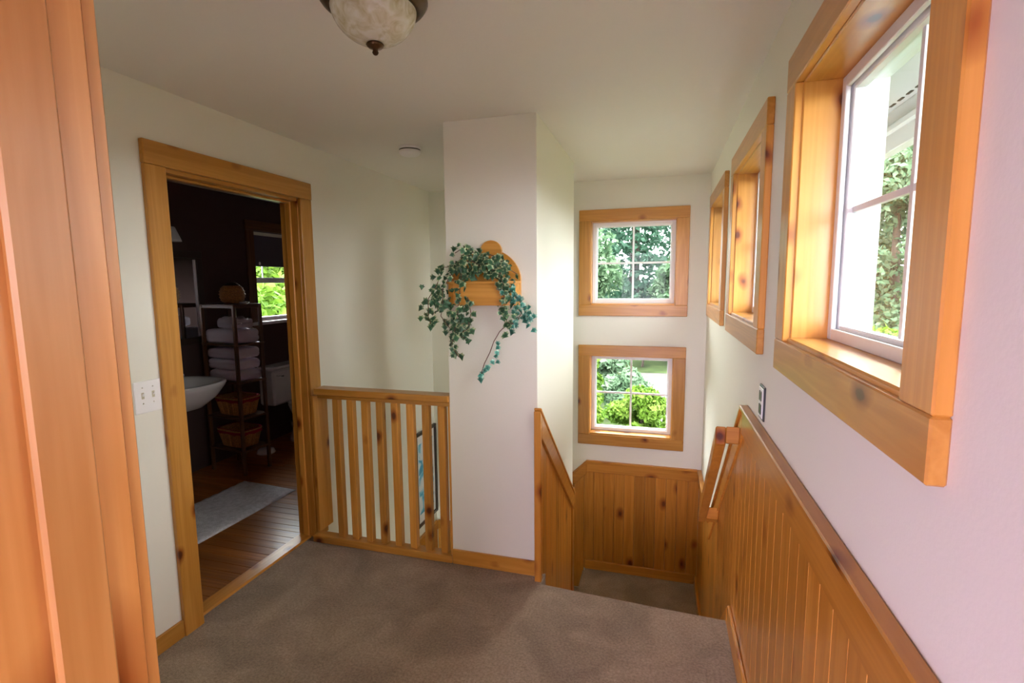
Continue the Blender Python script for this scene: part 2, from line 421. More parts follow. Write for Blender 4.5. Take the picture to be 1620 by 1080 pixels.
# far wall
def captop_f(x):
    if x > -.598: return .013
    return max(.013-1.0*(-.598-x), -.715)
wf = thing('wainscot', (0, YF-.02, ZL), 'pine board wainscot on the stairwell end wall under the lower window', 'wainscot', kind='structure')
x = XR-.014
while x > XL+.02:
    x0 = max(x-pw, XL+.014)
    zb = ZL if x0 > -.63 else (ZL-.1976*(math.floor((-.628-x0)/.25)+1) if x0 > -1.37 else ZL2)
    zb = max(zb, ZL2)
    plank_board(wf, 'Y', YF, YF-.014, x0, x, zb, captop_f(x0)-.03, captop_f(x)-.03); x = x0
band(wf, 'Y', YF-.024, YF, [(-.598, .013), (XR-.024, .013)], .088, WAINS['X'], 'rail_board')
band(wf, 'Y', YF-.024, YF, [(-1.326, -.715), (-.598, .013)], .105, WAINS['X'], 'rail_board')
band(wf, 'Y', YF-.024, YF, [(XL+.02, -.715), (-1.326, -.715)], .09, WAINS['X'], 'rail_board')
box('cap', -.603, XR-.03, YF-.032, YF, .013, .027, WAINS['X'], wf, .003)
prism('cap', [(-1.33, -.715), (-.600, .013), (-.600, .030), (-1.33, -.698)], 'Y', YF-.032, YF, WAINS['X'], wf, .003)
o = box('baseboard_far', -.61, XR-.031, YF-.032, YF-.014, ZL, ZL+.085, WAINS['X'], bev=.004); tag(o, 'pine baseboard along the stairwell end wall above the landing carpet', 'baseboard', kind='structure')
# left wall in the stairwell
wl = thing('wainscot', (XL+.02, 3.8, ZL2), 'pine board wainscot low on the left stairwell wall seen through the balusters', 'wainscot', kind='structure')
y = 3.30
while y < YF-.03:
    y1 = min(y+pw, YF-.024)
    plank_board(wl, 'X', XL, XL+.014, y, y1, ZL2 if y > 3.4 else ZL2-.2, -.745, -.745); y = y1
band(wl, 'X', XL, XL+.024, [(3.30, -.715), (YF-.024, -.715)], .09, WAINS['Y'], 'rail_board')
# divider half wall
SLD = .82
def captop_d(y): return .945-SLD*(y-2.50)
wd = thing('wainscot', (XC1+.02, 2.6, 0), 'sloping pine half wall panelling beside the pale column at the stair top', 'wainscot', kind='structure')
y = 2.535
while y < 3.56:
    y1 = min(y+pw, 3.56)
    plank_board(wd, 'X', XC1, XC1+.016, y, y1, max(ZL, -.1976*(math.floor((y-YN)/.24)+2)), captop_d(y)-.03, captop_d(y1)-.03); y = y1
band(wd, 'X', XC1, XC1+.030, [(2.535, captop_d(2.535)), (3.60, captop_d(3.60))], .125, WAINS['Y'], 'rail_board')
prism('cap', [(2.502, captop_d(2.502)), (3.605, captop_d(3.605)), (3.605, captop_d(3.605)+.016), (2.502, captop_d(2.502)+.016)], 'X', XC1-.004, XC1+.036, WAINS['Y'], wd, .003)
prism('post', [(2.502, -.06), (2.535, -.06), (2.535, captop_d(2.535)-.002), (2.502, captop_d(2.502)-.002)], 'X', XC1-.006, XC1+.030, WAINS['Z'], wd, .003)
prism('end_trim', [(3.56, ZL), (3.60, ZL), (3.60, captop_d(3.60)-.12), (3.56, captop_d(3.56)-.12)], 'X', XC1, XC1+.024, WAINS['Z'], wd, .003)
box('corner_board', XC1, XC1+.014, 3.60, YCE+.014, ZL2, .045, WAINS['Z'], wd, .002)
box('corner_board', XC1-.10, XC1, YCE, YCE+.014, ZL2, .045, WAINS['Z'], wd, .002)

# ------------------------------------------------------------------ windows
def window(name, axis, a_wall, sgn, u0, u1, z0, z1, label, cw=.097, ch=.092, depth=.115):
    """axis = wall normal, sgn = +1 when outside lies towards +axis"""
    w = thing(name, ((a_wall, (u0+u1)/2, z0) if axis == 'X' else ((u0+u1)/2, a_wall, z0)), label, 'window', kind='structure')
    ax = 'Y' if axis == 'X' else 'X'
    def B(nm, a0, a1, p0, p1, q0, q1, mat, par=w, bev=.003):
        lo, hi = sorted((a_wall+sgn*a0, a_wall+sgn*a1))
        if axis == 'X': return box(nm, lo, hi, p0, p1, q0, q1, mat, par, bev)
        return box(nm, p0, p1, lo, hi, q0, q1, mat, par, bev)
    i0, i1, j0, j1 = u0+cw, u1-cw, z0+ch, z1-ch
    B('casing_head', -.025, 0, u0, u1, j1, z1, PINE[ax])
    B('casing_apron', -.025, 0, u0, u1, z0, j0, PINE[ax])
    B('casing_leg', -.024, 0, u0, i0, j0, j1, PINE['Z'])
    B('casing_leg', -.024, 0, i1, u1, j0, j1, PINE['Z'])
    r = .006
    B('jamb_liner', -.004, depth, i0-.004, i0+r, j0, j1, PINE['Z'])
    B('jamb_liner', -.004, depth, i1-r, i1+.004, j0, j1, PINE['Z'])
    B('head_liner', -.004, depth, i0+r, i1-r, j1-r, j1+.004, PINE[ax])
    B('sill', -.012, depth, i0+r, i1-r, j0-.004, j0+.012, PINE[ax], bev=.004)
    # vinyl frame, sash, muntins, panes
    f0, f1, g0, g1 = i0+r, i1-r, j0+.012, j1-r
    fw = .030; d0, d1 = depth-.028, .19
    fr = B('frame', d0, d0+.012, f0, f0+fw, g0, g1, vinyl, bev=.002)
    for (p0, p1, q0, q1) in ((f1-fw, f1, g0, g1), (f0+fw, f1-fw, g0, g0+fw), (f0+fw, f1-fw, g1-fw, g1)):
        B('frame', d0, d0+.012, p0, p1, q0, q1, vinyl, bev=.002)
    # outer frame channel, white, running to the outside face
    for (p0, p1, q0, q1) in ((f0-.01, f0+.014, g0-.01, g1+.01), (f1-.014, f1+.01, g0-.01, g1+.01), (f0, f1, g0-.012, g0+.014), (f0, f1, g1-.014, g1+.012)):
        B('outer_frame', d0+.012, d1, p0, p1, q0, q1, vinyl, bev=.002)
    s0, s1, t0, t1 = f0+.016, f1-.016, g0+.016, g1-.016; sw = .024; e0, e1 = d0+.016, d0+.045
    bm = bmesh.new()
    for (p0, p1, q0, q1) in ((s0, s0+sw, t0, t1), (s1-sw, s1, t0, t1), (s0+sw, s1-sw, t0, t0+sw), (s0+sw, s1-sw, t1-sw, t1)):
        lo, hi = sorted((a_wall+sgn*e0, a_wall+sgn*e1))
        if axis == 'X': addbox(bm, lo, hi, p0, p1, q0, q1, .003)
        else: addbox(bm, p0, p1, lo, hi, q0, q1, .003)
    sash = bm2('sash', bm, vinyl, w)
    mu, mz = (s0+s1)/2, (t0+t1)/2
    B('muntin', e0+.014, e0+.026, mu-.008, mu+.008, t0+sw, t1-sw, vinyl, sash, .001)
    B('muntin', e0+.014, e0+.026, s0+sw, mu-.008, mz-.008, mz+.008, vinyl, sash, .001)
    B('muntin', e0+.014, e0+.026, mu+.008, s1-sw, mz-.008, mz+.008, vinyl, sash, .001)
    for (p0, p1) in ((s0+sw, mu-.008), (mu+.008, s1-sw)):
        for (q0, q1) in ((t0+sw, mz-.008), (mz+.008, t1-sw)):
            B('pane', e0+.017, e0+.022, p0, p1, q0, q1, glass, sash, 0)
    # pale casing on the outside face
    return w
w1 = window('window_1', 'X', XR, 1, RW[0][0], RW[0][1], 1.338, 2.228, 'large nearest pine framed window on the right wall with white sash')
for k, (nm, lab) in enumerate((('window_2', 'middle of the three pine framed windows on the right wall'), ('window_3', 'farthest pine framed window on the right wall, next to the corner'))):
    c = copy_tree(w1); c.name = nm; c['label'] = lab; c.location.y += RW[k+1][0]-RW[0][0]
window('window_4', 'Y', YF, 1, *FWN[0], 'upper small pine framed window on the stairwell end wall')
window('window_5', 'Y', YF, 1, *FWN[1], 'lower small pine framed window on the end wall above the wainscot')
for a, b in RW: portal('portal', (.53, (a+b)/2, 1.78), (-1, 0, 0), .76, .72)
for q in FWN: portal('portal', ((q[0]+q[1])/2, 4.57, (q[2]+q[3])/2), (0, -1, 0), .71, .72)

# ------------------------------------------------------------------ bathroom doorway trim
df = thing('trim_2', (XL, 2.18, 0), 'pine door casing around the bathroom doorway', 'door frame', kind='structure')
T = .022
box('casing_leg', XL, XL+T, 1.652, 1.750, 0, 2.110, PINE['Z'], df)
box('casing_leg', XL, XL+T, 2.600, 2.700, 0, 2.110, PINE['Z'], df)
box('casing_head', XL, XL+T+.003, 1.650, 2.702, 2.110, 2.208, PINE['Y'], df)
box('jamb', -2.201, XL+.002, 1.742, 1.757, 0, 2.105, PINE['Z'], df, .002)
box('jamb', -2.201, XL+.002, 2.595, 2.612, 0, 2.105, PINE['Z'], df, .002)
box('head_jamb', -2.201, XL+.002, 1.757, 2.595, 2.092, 2.112, PINE['Y'], df, .002)
box('stop', -2.160, -2.122, 2.584, 2.596, 0, 2.092, PINE['Z'], df, .003)
box('stop', -2.160, -2.122, 1.756, 1.768, 0, 2.092, PINE['Z'], df, .003)
box('stop', -2.160, -2.122, 1.768, 2.584, 2.080, 2.093, PINE['Y'], df, .003)
prism('threshold', [(-2.20, 0), (XL-.028, 0), (XL-.034, .012), (-2.19, .016)], 'Y', 1.757, 2.595, PINE['Y'], df, .002)
o = box('baseboard_left', XL, XL+.014, .466, 1.652, 0, .082, PINE['Y'], bev=.003); tag(o, 'short pine baseboard left of the bathroom doorway', 'baseboard', kind='structure')
o = box('baseboard_column', XC0+.002, XC1-.006, YC-.016, YC, 0, .085, PINE['X'], bev=.003); tag(o, 'pine baseboard at the foot of the pale column', 'baseboard', kind='structure')

# ------------------------------------------------------------------ nearest doorway, around the camera
nf = thing('trim_3', (-.65, .4, 0), 'blurred pine door jamb filling the left edge beside the camera', 'door frame', kind='structure')
NP = {a: wood('near_pine_'+a, a, (.60, .275, .085), (.46, .18, .042), rough=.4, kscale=2.5) for a in 'XYZ'}
box('jamb', -.675, -.650, .300, .464, 0, 2.065, NP['Z'], nf, .002)
box('stop', -.651, -.638, .3590, .4215, 0, 2.05, NP['Z'], nf, .004)
box('casing_leg', -.755, -.6555, .464, .484, 0, 2.07, NP['Z'], nf, .003)
box('casing_head', -.757, .37-.012, .464, .486, 2.07, 2.165, NP['X'], nf, .003)
box('head_jamb', -.650, .335, .300, .464, 2.065, 2.09, NP['X'], nf, .002)
box('jamb', .335, .355, .300, .462, 0, 2.065, NP['Z'], nf, .002)
box('casing_leg', -.755, -.6555, .312, .335, 0, 2.07, NP['Z'], nf, .003)

# ------------------------------------------------------------------ balustrade
bl = thing('balustrade', (-1.55, YC, 0), 'pine stair balustrade with square balusters between doorway and column', 'railing')
box('top_rail', -1.995, XC0, YC-.022, YC+.075, .944, .982, PINE['X'], bl, .004)
box('under_rail', -1.985, XC0, YC+.0, YC+.045, .918, .944, PINE['X'], bl, .002)
box('bottom_rail', -2.055, XC0, YC-.022, YC+.050, .002, .046, PINE['X'], bl, .004)
box('end_board', XL+T, XL+T+.02, YC+.03, YC+.165, .046, .918, PINE['Z'], bl, .003)
b0 = None
for k in range(8):
    xx = -1.862+.0985*k
    if b0 is None: b0 = bb = box('baluster', xx-.021, xx+.021, YC, YC+.042, .046, .918, PINE['Z'], bl, .003)
    else:
        bb = b0.copy(); COL.objects.link(bb); bb.location.x = xx-(-1.862)
box('half_baluster', XC0-.013, XC0, YC, YC+.042, .046, .918, PINE['Z'], bl, .002)
o = box('trim_4', XL, XC0, 2.60, 2.615, -.26, .0, PINE['X'], bev=.002); tag(o, 'pine fascia board edging the floor below the balustrade', 'trim', kind='structure')

# ------------------------------------------------------------------ hand rail on the right wall
hr = thing('handrail', (XR-.09, 2.6, .3), 'square pine handrail returned to the wall beside the stairs', 'handrail')
HX0, HX1 = XR-.120, XR-.078
A, Bq = (2.315, .985), (3.03, .275)
sl = (Bq[1]-A[1])/(Bq[0]-A[0])
prism('rail', [(A[0]-.03, A[1]), (Bq[0], Bq[1]), (Bq[0]+.0, Bq[1]-.075), (A[0]-.03, A[1]-.082)], 'X', HX0, HX1, WAINS['Y'], hr, .004)
prism('return', [(A[0]-.028, A[1]+.0), (A[0]+.015, A[1]-.03), (A[0]+.015, A[1]-.09), (A[0]-.028, A[1]-.075)], 'X', HX1, XR-.024, WAINS['X'], hr, .003)
prism('return', [(Bq[0]-.045, Bq[1]+.040), (Bq[0], Bq[1]-.002), (Bq[0], Bq[1]-.07), (Bq[0]-.045, Bq[1]-.03)], 'X', HX1, XR-.014, WAINS['X'], hr, .003)

# ------------------------------------------------------------------ ceiling lamp and smoke detector
LC = (-.778, 1.33, 2.44)
la = thing('ceiling_lamp', LC, 'bronze flush ceiling lamp with mottled cream glass dome', 'lamp')
lathe('rim', LC, [(.10, 0), (.150, -.002), (.158, -.012), (.150, -.022), (.162, -.034), (.176, -.050), (.178, -.062), (.168, -.074), (.150, -.086), (.140, -.088), (.13, -.07)], bronze, la, 48, .83, .83)
prof = [(.138, -.070)]
for k in range(1, 13):
    t = k/12*math.pi/2
    prof.append((.140*math.cos(t)+.001, -.078-.098*math.sin(t)))
lathe('glass_dome', LC, prof, dome_m, la, 48, .83, .83)
lathe('finial', LC, [(.004, -.172), (.022, -.174), (.025, -.178), (.020, -.184), (.008, -.188), (.007, -.193), (.009, -.198), (.006, -.203), (.002, -.205)], bronze, la, 20)
SC = (-1.513, 2.95, 2.44)
sd = thing('smoke_detector', SC, 'round white smoke detector on the ceiling before the stairwell', 'smoke detector')
lathe('base', SC, [(.066, 0), (.069, -.003), (.069, -.016), (.064, -.018)], white_plastic, sd, 32)
lathe('slot', SC, [(.0655, -.017), (.0655, -.0235)], black_plastic, sd, 32)
lathe('cover', SC, [(.064, -.023), (.069, -.026), (.066, -.040), (.052, -.050), (.02, -.053)], white_plastic, sd, 32)

# ------------------------------------------------------------------ switch and outlet plates
sw = thing('light_switch', (XL, 1.59, 1.09), 'white double toggle light switch plate left of the bathroom doorway', 'switch')
box('plate', XL, XL+.006, 1.532, 1.648, 1.072, 1.208, white_plastic, sw, .002)
for yy in (1.567, 1.613):
    t = box('toggle_slot', XL+.004, XL+.0075, yy-.006, yy+.006, 1.133, 1.160, plain('toggle_ivory', (.55, .50, .36), .5), sw, .001)
    prism('toggle', [(XL+.006, 1.142), (XL+.017, 1.153), (XL+.017, 1.158), (XL+.006, 1.154)], 'Y', yy-.0035, yy+.0035, white_plastic, t, .001)
    for zz in (1.113, 1.180): box('screw', XL+.004, XL+.0072, yy-.003, yy+.003, zz-.003, zz+.003, chrome, sw, .001)
ol = thing('wall_outlet', (XR, 1.957, 1.11), 'small black rimmed outlet plate on the right wall above the wainscot cap', 'outlet')
box('rim', XR-.006, XR, 1.915, 2.000, 1.110, 1.232, black_plastic, ol, .001)
box('plate', XR-.009, XR-.005, 1.922, 1.994, 1.117, 1.225, white_plastic, ol, .002)
for zz in (1.147, 1.195): box('socket', XR-.0105, XR-.008, 1.940, 1.975, zz-.018, zz+.018, black_plastic, ol, .003)

# ------------------------------------------------------------------ picture on the left stair wall
def art_mat():
    m, n, l, p = newmat('blue_print')
    tc = n.new('ShaderNodeTexCoord'); t = n.new('ShaderNodeTexNoise'); t.inputs['Scale'].default_value = 5.5; t.inputs['Detail'].default_value = 6; t.inputs['Distortion'].default_value = 1.2
    l.new(tc.outputs['Object'], t.inputs['Vector'])
    r = ramp(n, [(.40, (.04, .30, .55)), (.46, (.12, .50, .74)), (.52, (.62, .74, .84)), (.62, (.74, .80, .86))]); l.new(t.outputs['Fac'], r.inputs['Fac'])
    l.new(r.outputs['Color'], p.inputs['Base Color']); p.inputs['Roughness'].default_value = .4
    return m
pc = thing('framed_picture', (XL, 4.16, -.60), 'dark framed blue and white print hanging on the left stair wall', 'picture')
y0, y1, z0, z1 = 3.945, 4.372, -.615, .265; fw = .03
mo = box('mount', XL+.004, XL+.012, y0+.01, y1-.01, z0+.01, z1-.01, plain('mount_white', (.80, .82, .84), .6), pc, 0)
box('print', XL+.010, XL+.0135, y0+.065, y1-.065, z0+.11, z1-.11, art_mat(), mo, 0)
for a, b, c, d in ((y0, y1, z0, z0+fw), (y0, y1, z1-fw, z1), (y0, y0+fw, z0+fw, z1-fw), (y1-fw, y1, z0+fw, z1-fw)):
    box('frame_strip', XL+.001, XL+.026, a, b, c, d, dark_frame, pc, .003)

# ------------------------------------------------------------------ planter and ivy on the column
pcx = -.883
pl = thing('wall_planter', (pcx, YC, 1.49), 'arched pine wall planter with round top hung on the pale column', 'planter')
def disc_poly():
    pts = [(pcx-.20, 1.488), (pcx+.185, 1.488)]
    for k in range(0, 13):
        t = R(0 + 62*k/12); pts.append((pcx+.185*math.cos(t), 1.615+.165*math.sin(t)))
    for k in range(0, 15):
        t = R(-30+240*k/14); pts.append((pcx+.03+.060*math.cos(t)-.005, 1.765+.058*math.sin(t)))
    for k in range(0, 13):
        t = R(118 + 62*k/12); pts.append((pcx-.008+.192*math.cos(t), 1.615+.165*math.sin(t)))
    return pts
prism('back_board', disc_poly(), 'Y', YC-.018, YC, PINE['X'], pl, .002)
bx = bmesh.new()
addprism(bx, [(pcx-.20, YC-.02), (pcx-.19, YC-.085), (pcx-.15, YC-.105), (pcx+.13, YC-.105), (pcx+.17, YC-.085), (pcx+.185, YC-.02)], 'Z', 1.488, 1.60)
bmesh.ops.bevel(bx, geom=bx.edges[:], offset=.004, segments=2, affect='EDGES')
bm2('box', bx, PINE['X'], pl)
prism('rim', [(pcx-.205, YC-.019), (pcx-.195, YC-.092), (pcx-.152, YC-.112), (pcx+.132, YC-.112), (pcx+.177, YC-.092), (pcx+.190, YC-.019)], 'Z', 1.598, 1.612, PINE['X'], pl, .003)

def leaf_mat(name, core, edge, rib):
    m, n, l, p = newmat(name)
    tc = n.new('ShaderNodeTexCoord'); oi = n.new('ShaderNodeObjectInfo')
    ln = n.new('ShaderNodeVectorMath'); ln.operation = 'LENGTH'; 
    sub = n.new('ShaderNodeVectorMath'); sub.operation = 'SUBTRACT'; sub.inputs[1].default_value = (0, .42, 0)
    nz = n.new('ShaderNodeTexNoise'); nz.inputs['Scale'].default_value = 3.0
    l.new(tc.outputs['Object'], nz.inputs['Vector'])
    l.new(tc.outputs['Object'], sub.inputs[0]); l.new(sub.outputs[0], ln.inputs[0])
    ad = n.new('ShaderNodeMath'); ad.operation = 'MULTIPLY_ADD'; ad.inputs[1].default_value = .55; l.new(nz.outputs['Fac'], ad.inputs[0]); l.new(ln.outputs['Value'], ad.inputs[2])
    r = ramp(n, [(.40, core), (.60, rib), (.74, edge)]); l.new(ad.outputs[0], r.inputs['Fac'])
    hs = n.new('ShaderNodeHueSaturation'); mr = n.new('ShaderNodeMapRange'); mr.inputs['To Min'].default_value = .6; mr.inputs['To Max'].default_value = 1.35
    l.new(oi.outputs['Random'], mr.inputs['Value']); l.new(mr.outputs['Result'], hs.inputs['Value']); l.new(r.outputs['Color'], hs.inputs['Color'])
    l.new(hs.outputs['Color'], p.inputs['Base Color']); p.inputs['Roughness'].default_value = .45
    return m
ivy_a = leaf_mat('ivy_leaf_green', (.02, .075, .035), (.36, .42, .24), (.05, .15, .07))
ivy_lit = leaf_mat('ivy_leaf_teal_lit', (.02, .13, .10), (.32, .52, .42), (.05, .26, .20))  # right-hand leaves: teal cast of the light put into the colour
def ivy_leaf(mat):
    out = [(0, 0), (.16, -.10), (.38, -.12), (.34, .10), (.62, .22), (.36, .42), (.24, .60), (0, 1.0), (-.24, .60), (-.36, .42), (-.62, .22), (-.34, .10), (-.38, -.12), (-.16, -.10)]
    vs = [(x, y, -.10*abs(x)-.12*(y-.3)**2+(.05 if abs(x) < .2 else 0)) for x, y in out] + [(0, .30, .06)]
    fs = [(i, (i+1) % 14, 14) for i in range(14)]
    me = bpy.data.meshes.new('leaf'); me.from_pydata(vs, [], fs); me.materials.append(mat); return me
LA, LB = ivy_leaf(ivy_a), ivy_leaf(ivy_lit)
iv = thing('ivy_plant', (pcx, YC-.06, 1.60), 'trailing variegated ivy spilling from the wooden wall planter', 'plant')
stem_m = plain('ivy_stem', (.12, .055, .035), .7)
def cp(x, y, dep): return at(640+x/4, 350+y/4, 'Y', YC-dep)
strands = [
 ([(420, 320), (330, 290), (250, 290), (200, 410), (150, 490), (150, 600), (175, 680)], .10, 40, LA, 1.0),
 ([(300, 330), (240, 430), (240, 520), (230, 600), (290, 680)], .09, 22, LA, .9),
 ([(360, 330), (350, 430), (345, 520), (330, 620), (310, 720), (300, 790), (345, 860)], .12, 44, LA, .95),
 ([(400, 480), (420, 580), (400, 680), (340, 720), (380, 740)], .10, 20, LA, .9),
 ([(320, 200), (375, 165), (430, 190), (470, 240), (540, 210), (600, 230), (640, 290), (715, 335)], .10, 40, LA, 1.0),
 ([(340, 270), (420, 250), (480, 280), (540, 300), (590, 320), (620, 340)], .12, 40, LA, 1.05),
 ([(590, 330), (640, 420), (620, 510), (615, 570), (650, 640), (690, 650)], .12, 30, LA, 1.0),
 ([(640, 400), (700, 470), (745, 530), (770, 590), (800, 630)], .10, 30, LB, .95),
 ([(690, 520), (740, 580), (700, 650), (690, 680)], .09, 14, LB, .95),
]
seeds = 0
for pts, dep, cnt, me, scl in strands:
    P = [cp(x, y, dep + random.uniform(-.02, .02)) for x, y in pts]
    tube('vine', P, .0022, stem_m, iv, 5)
    for k in range(cnt):
        u = (k+random.random()*.8)/cnt*(len(P)-1); i = min(int(u), len(P)-2); q = P[i].lerp(P[i+1], u-i)
        lf = bpy.data.objects.new('leaf', me); COL.objects.link(lf); lf.parent = iv
        q = q + Vector((random.gauss(0, .018), random.uniform(-.035, .03), random.gauss(0, .018)))
        q.y = min(q.y, YC-.022)
        lf.location = q - iv.location
        s = scl*random.uniform(.026, .044); lf.scale = (s, s, s)
        d = Vector((random.gauss(0, .6), -1, random.gauss(.25, .5)))
        lf.rotation_euler = (d.to_track_quat('Z', 'Y').to_matrix() @ Matrix.Rotation(random.gauss(math.pi, .9), 3, 'Z')).to_euler()
fb = bmesh.new()
for (x, y, sx_, sy_, cnt) in ((370, 300, 70, 60, 45), (480, 270, 70, 50, 40), (590, 290, 60, 60, 35), (220, 500, 60, 90, 30), (345, 600, 55, 120, 40), (350, 430, 45, 60, 22), (650, 470, 45, 110, 35), (560, 420, 20, 30, 6)):
    for k in range(cnt):
        q = cp(x+random.gauss(0, sx_*.6), y+random.gauss(0, sy_*.6), random.uniform(.03, .12)); q.y = min(q.y, YC-.024)
        d = Vector((random.gauss(0, .6), -1, random.gauss(.25, .5))); s = random.uniform(.022, .038)
        M = Matrix.Translation(q) @ (d.to_track_quat('Z', 'Y').to_matrix() @ Matrix.Rotation(random.gauss(math.pi, .9), 3, 'Z')).to_4x4() @ Matrix.Scale(s, 4)
        vv = [fb.verts.new(M @ v.co) for v in LA.vertices]
        for p in LA.polygons: fb.faces.new([vv[i] for i in p.vertices])
o = bm2('inner_foliage', fb, plain('ivy_inner', (.05, .13, .065), .5, noise_amt=.9, scale=70), iv); o['kind'] = 'stuff'
P = [cp(x, y, .10) for x, y in ((650, 650), (600, 700), (565, 760), (540, 830), (505, 900), (480, 980))]
tube('vine', P, .0024, stem_m, iv, 5)
for (x, y) in ((620, 720), (640, 700), (590, 760), (600, 790), (580, 820), (590, 850), (600, 885), (550, 880), (525, 910), (515, 930), (485, 950), (480, 985), (495, 970)):
    lf = bpy.data.objects.new('leaf', LB if y > 740 else LA); COL.objects.link(lf); lf.parent = iv
    lf.location = cp(x, y, .10) - iv.location; s = random.uniform(.026, .038); lf.scale = (s, s, s)
    d = Vector((random.gauss(0, .4), -1, random.gauss(.2, .4)))
    lf.rotation_euler = (d.to_track_quat('Z', 'Y').to_matrix() @ Matrix.Rotation(random.gauss(math.pi, .7), 3, 'Z')).to_euler()

# ------------------------------------------------------------------ bathroom
BY0, BY1 = 1.15, 5.0
wall('wall_bathroom_window', 'X', XB, XB-.2, BY0, BY1, -.3, 2.44, [(4.13, 4.90, 1.24, 2.13)], bath_paint, 'dark plum bathroom wall with window, mirror and sink', ext_white)
o = box('wall_bathroom_far', XB-.2, -2.199, BY1, BY1+.12, -.3, 2.44, bath_paint, bev=0); tag(o, 'dark plum end wall of the bathroom', 'wall', kind='structure')
o = box('wall_bathroom_near', XB-.2, -2.199, BY0-.12, BY0, -.3, 2.44, bath_paint, bev=0); tag(o, 'dark plum bathroom wall on the camera side', 'wall', kind='structure')
fl = thing('floor_bathroom', (-3.0, 3.0, 0), 'dark honey hardwood plank floor of the bathroom', 'floor', kind='structure')
box('subfloor', XB, -2.199, BY0, BY1, -.10, -.016, plain('subfloor_brown', (.06, .03, .015), .9), fl, 0)
y = BY0; k = 0; pm = None
while y < BY1-.001:
    segs = [(XB+.001, -3.05+.35*((k*7) % 5)/4-.15), (-3.05+.35*((k*7) % 5)/4-.15, -2.199)]
    for a, b in segs: box('plank', a+.0006, b-.0006, y+.0006, min(y+.07, BY1)-.0006, -.016, 0, OAKF, fl, .0015)
    y += .07; k += 1
# bathroom window
bw = thing('window_6', (XB, 4.44, 1.2), 'bathroom window with dark roller blind half down', 'window', kind='structure')
DP = {a: wood('bath_trim_'+a, a, (.20, .085, .025), (.11, .04, .012)) for a in 'XYZ'}
def WB(nm, a0, a1, p0, p1, q0, q1, mat, par=bw, bev=.002): return box(nm, XB+a0, XB+a1, p0, p1, q0, q1, mat, par, bev)
WB('casing_leg', 0, .02, 4.04, 4.135, 1.13, 2.13, DP['Z']); WB('casing_leg', 0, .02, 4.895, 4.985, 1.13, 2.13, DP['Z'])
WB('casing_head', 0, .023, 4.03, 4.99, 2.13, 2.225, DP['Y']); WB('stool', 0, .045, 4.03, 4.99, 1.205, 1.235, vinyl)
for a, b, c, d in ((4.13, 4.16, 1.24, 2.13), (4.87, 4.90, 1.24, 2.13), (4.16, 4.87, 1.24, 1.275), (4.16, 4.87, 2.10, 2.13), (4.16, 4.87, 1.62, 1.675)):
    WB('sash', -.12, -.06, a, b, c, d, vinyl)
for zz0, zz1 in ((1.275, 1.62), (1.675, 2.10)): WB('pane', -.095, -.09, 4.16, 4.87, zz0, zz1, glass, bev=0)
for yy in (4.34, 4.69): WB('muntin', -.097, -.088, yy-.006, yy+.006, 1.675, 2.10, vinyl, bev=0)
rb = thing('roller_blind', (XB, 4.44, 2.09), 'dark grey roller blind pulled halfway over the bathroom window', 'blind')
box('head_rail', XB-.045, XB-.012, 4.14, 4.89, 2.092, 2.122, plain('head_rail_cream', (.75, .72, .6), .5), rb, .003)
box('fabric', XB-.032, XB-.029, 4.15, 4.88, 1.80, 2.095, blind_m, rb, 0)
box('hem_bar', XB-.036, XB-.025, 4.15, 4.88, 1.785, 1.805, blind_m, rb, .002)
lathe('pull_knob', (XB-.018, 4.23, 1.80), [(.003, .03), (.008, .022), (.010, .010), (.006, 0)], white_plastic, rb, 12)
portal('portal', (XB-.17, 4.515, 1.69), (1, 0, 0), .75, .85)

# étagère with towels and baskets
U = Vector((-.99, .14, 0)).normalized(); V = Vector((.14, .99, 0)).normalized(); M0 = Vector((-3.327, 3.318, 0))
SWD, SDP = .42, .27
sh = thing('shelf_stand', M0+U*SWD/2+V*SDP/2, 'tall open dark wood bathroom shelf stand holding towels and baskets', 'shelf')
def obox(name, u0, u1, v0, v1, z0, z1, mat, parent, bev=.003):
    bm = bmesh.new(); addbox(bm, u0, u1, v0, v1, z0, z1, bev)
    for v in bm.verts: v.co = M0 + U*v.co.x + V*v.co.y + Vector((0, 0, v.co.z))
    return bm2(name, bm, mat, parent)
lt = .026
for u in (0, SWD-lt):
    for v in (0, SDP-lt): obox('leg', u, u+lt, v, v+lt, 0, 1.435, DARKW['Z'], sh)
SZ = (1.115, .80, .495, .215)
for z in SZ:
    obox('shelf_board', -.003, SWD+.003, -.003, SDP+.003, z-.016, z, DARKW['X'], sh)
for v in (0, SDP-lt): obox('top_rail', lt, SWD-lt, v+.004, v+lt-.004, 1.412, 1.435, DARKW['X'], sh)
for u in (0, SWD-lt): obox('top_rail', u+.004, u+lt-.004, lt, SDP-lt, 1.412, 1.435, DARKW['Y'], sh)
obox('top_board', .0, SWD, .0, SDP, 1.435, 1.445, DARKW['X'], sh)
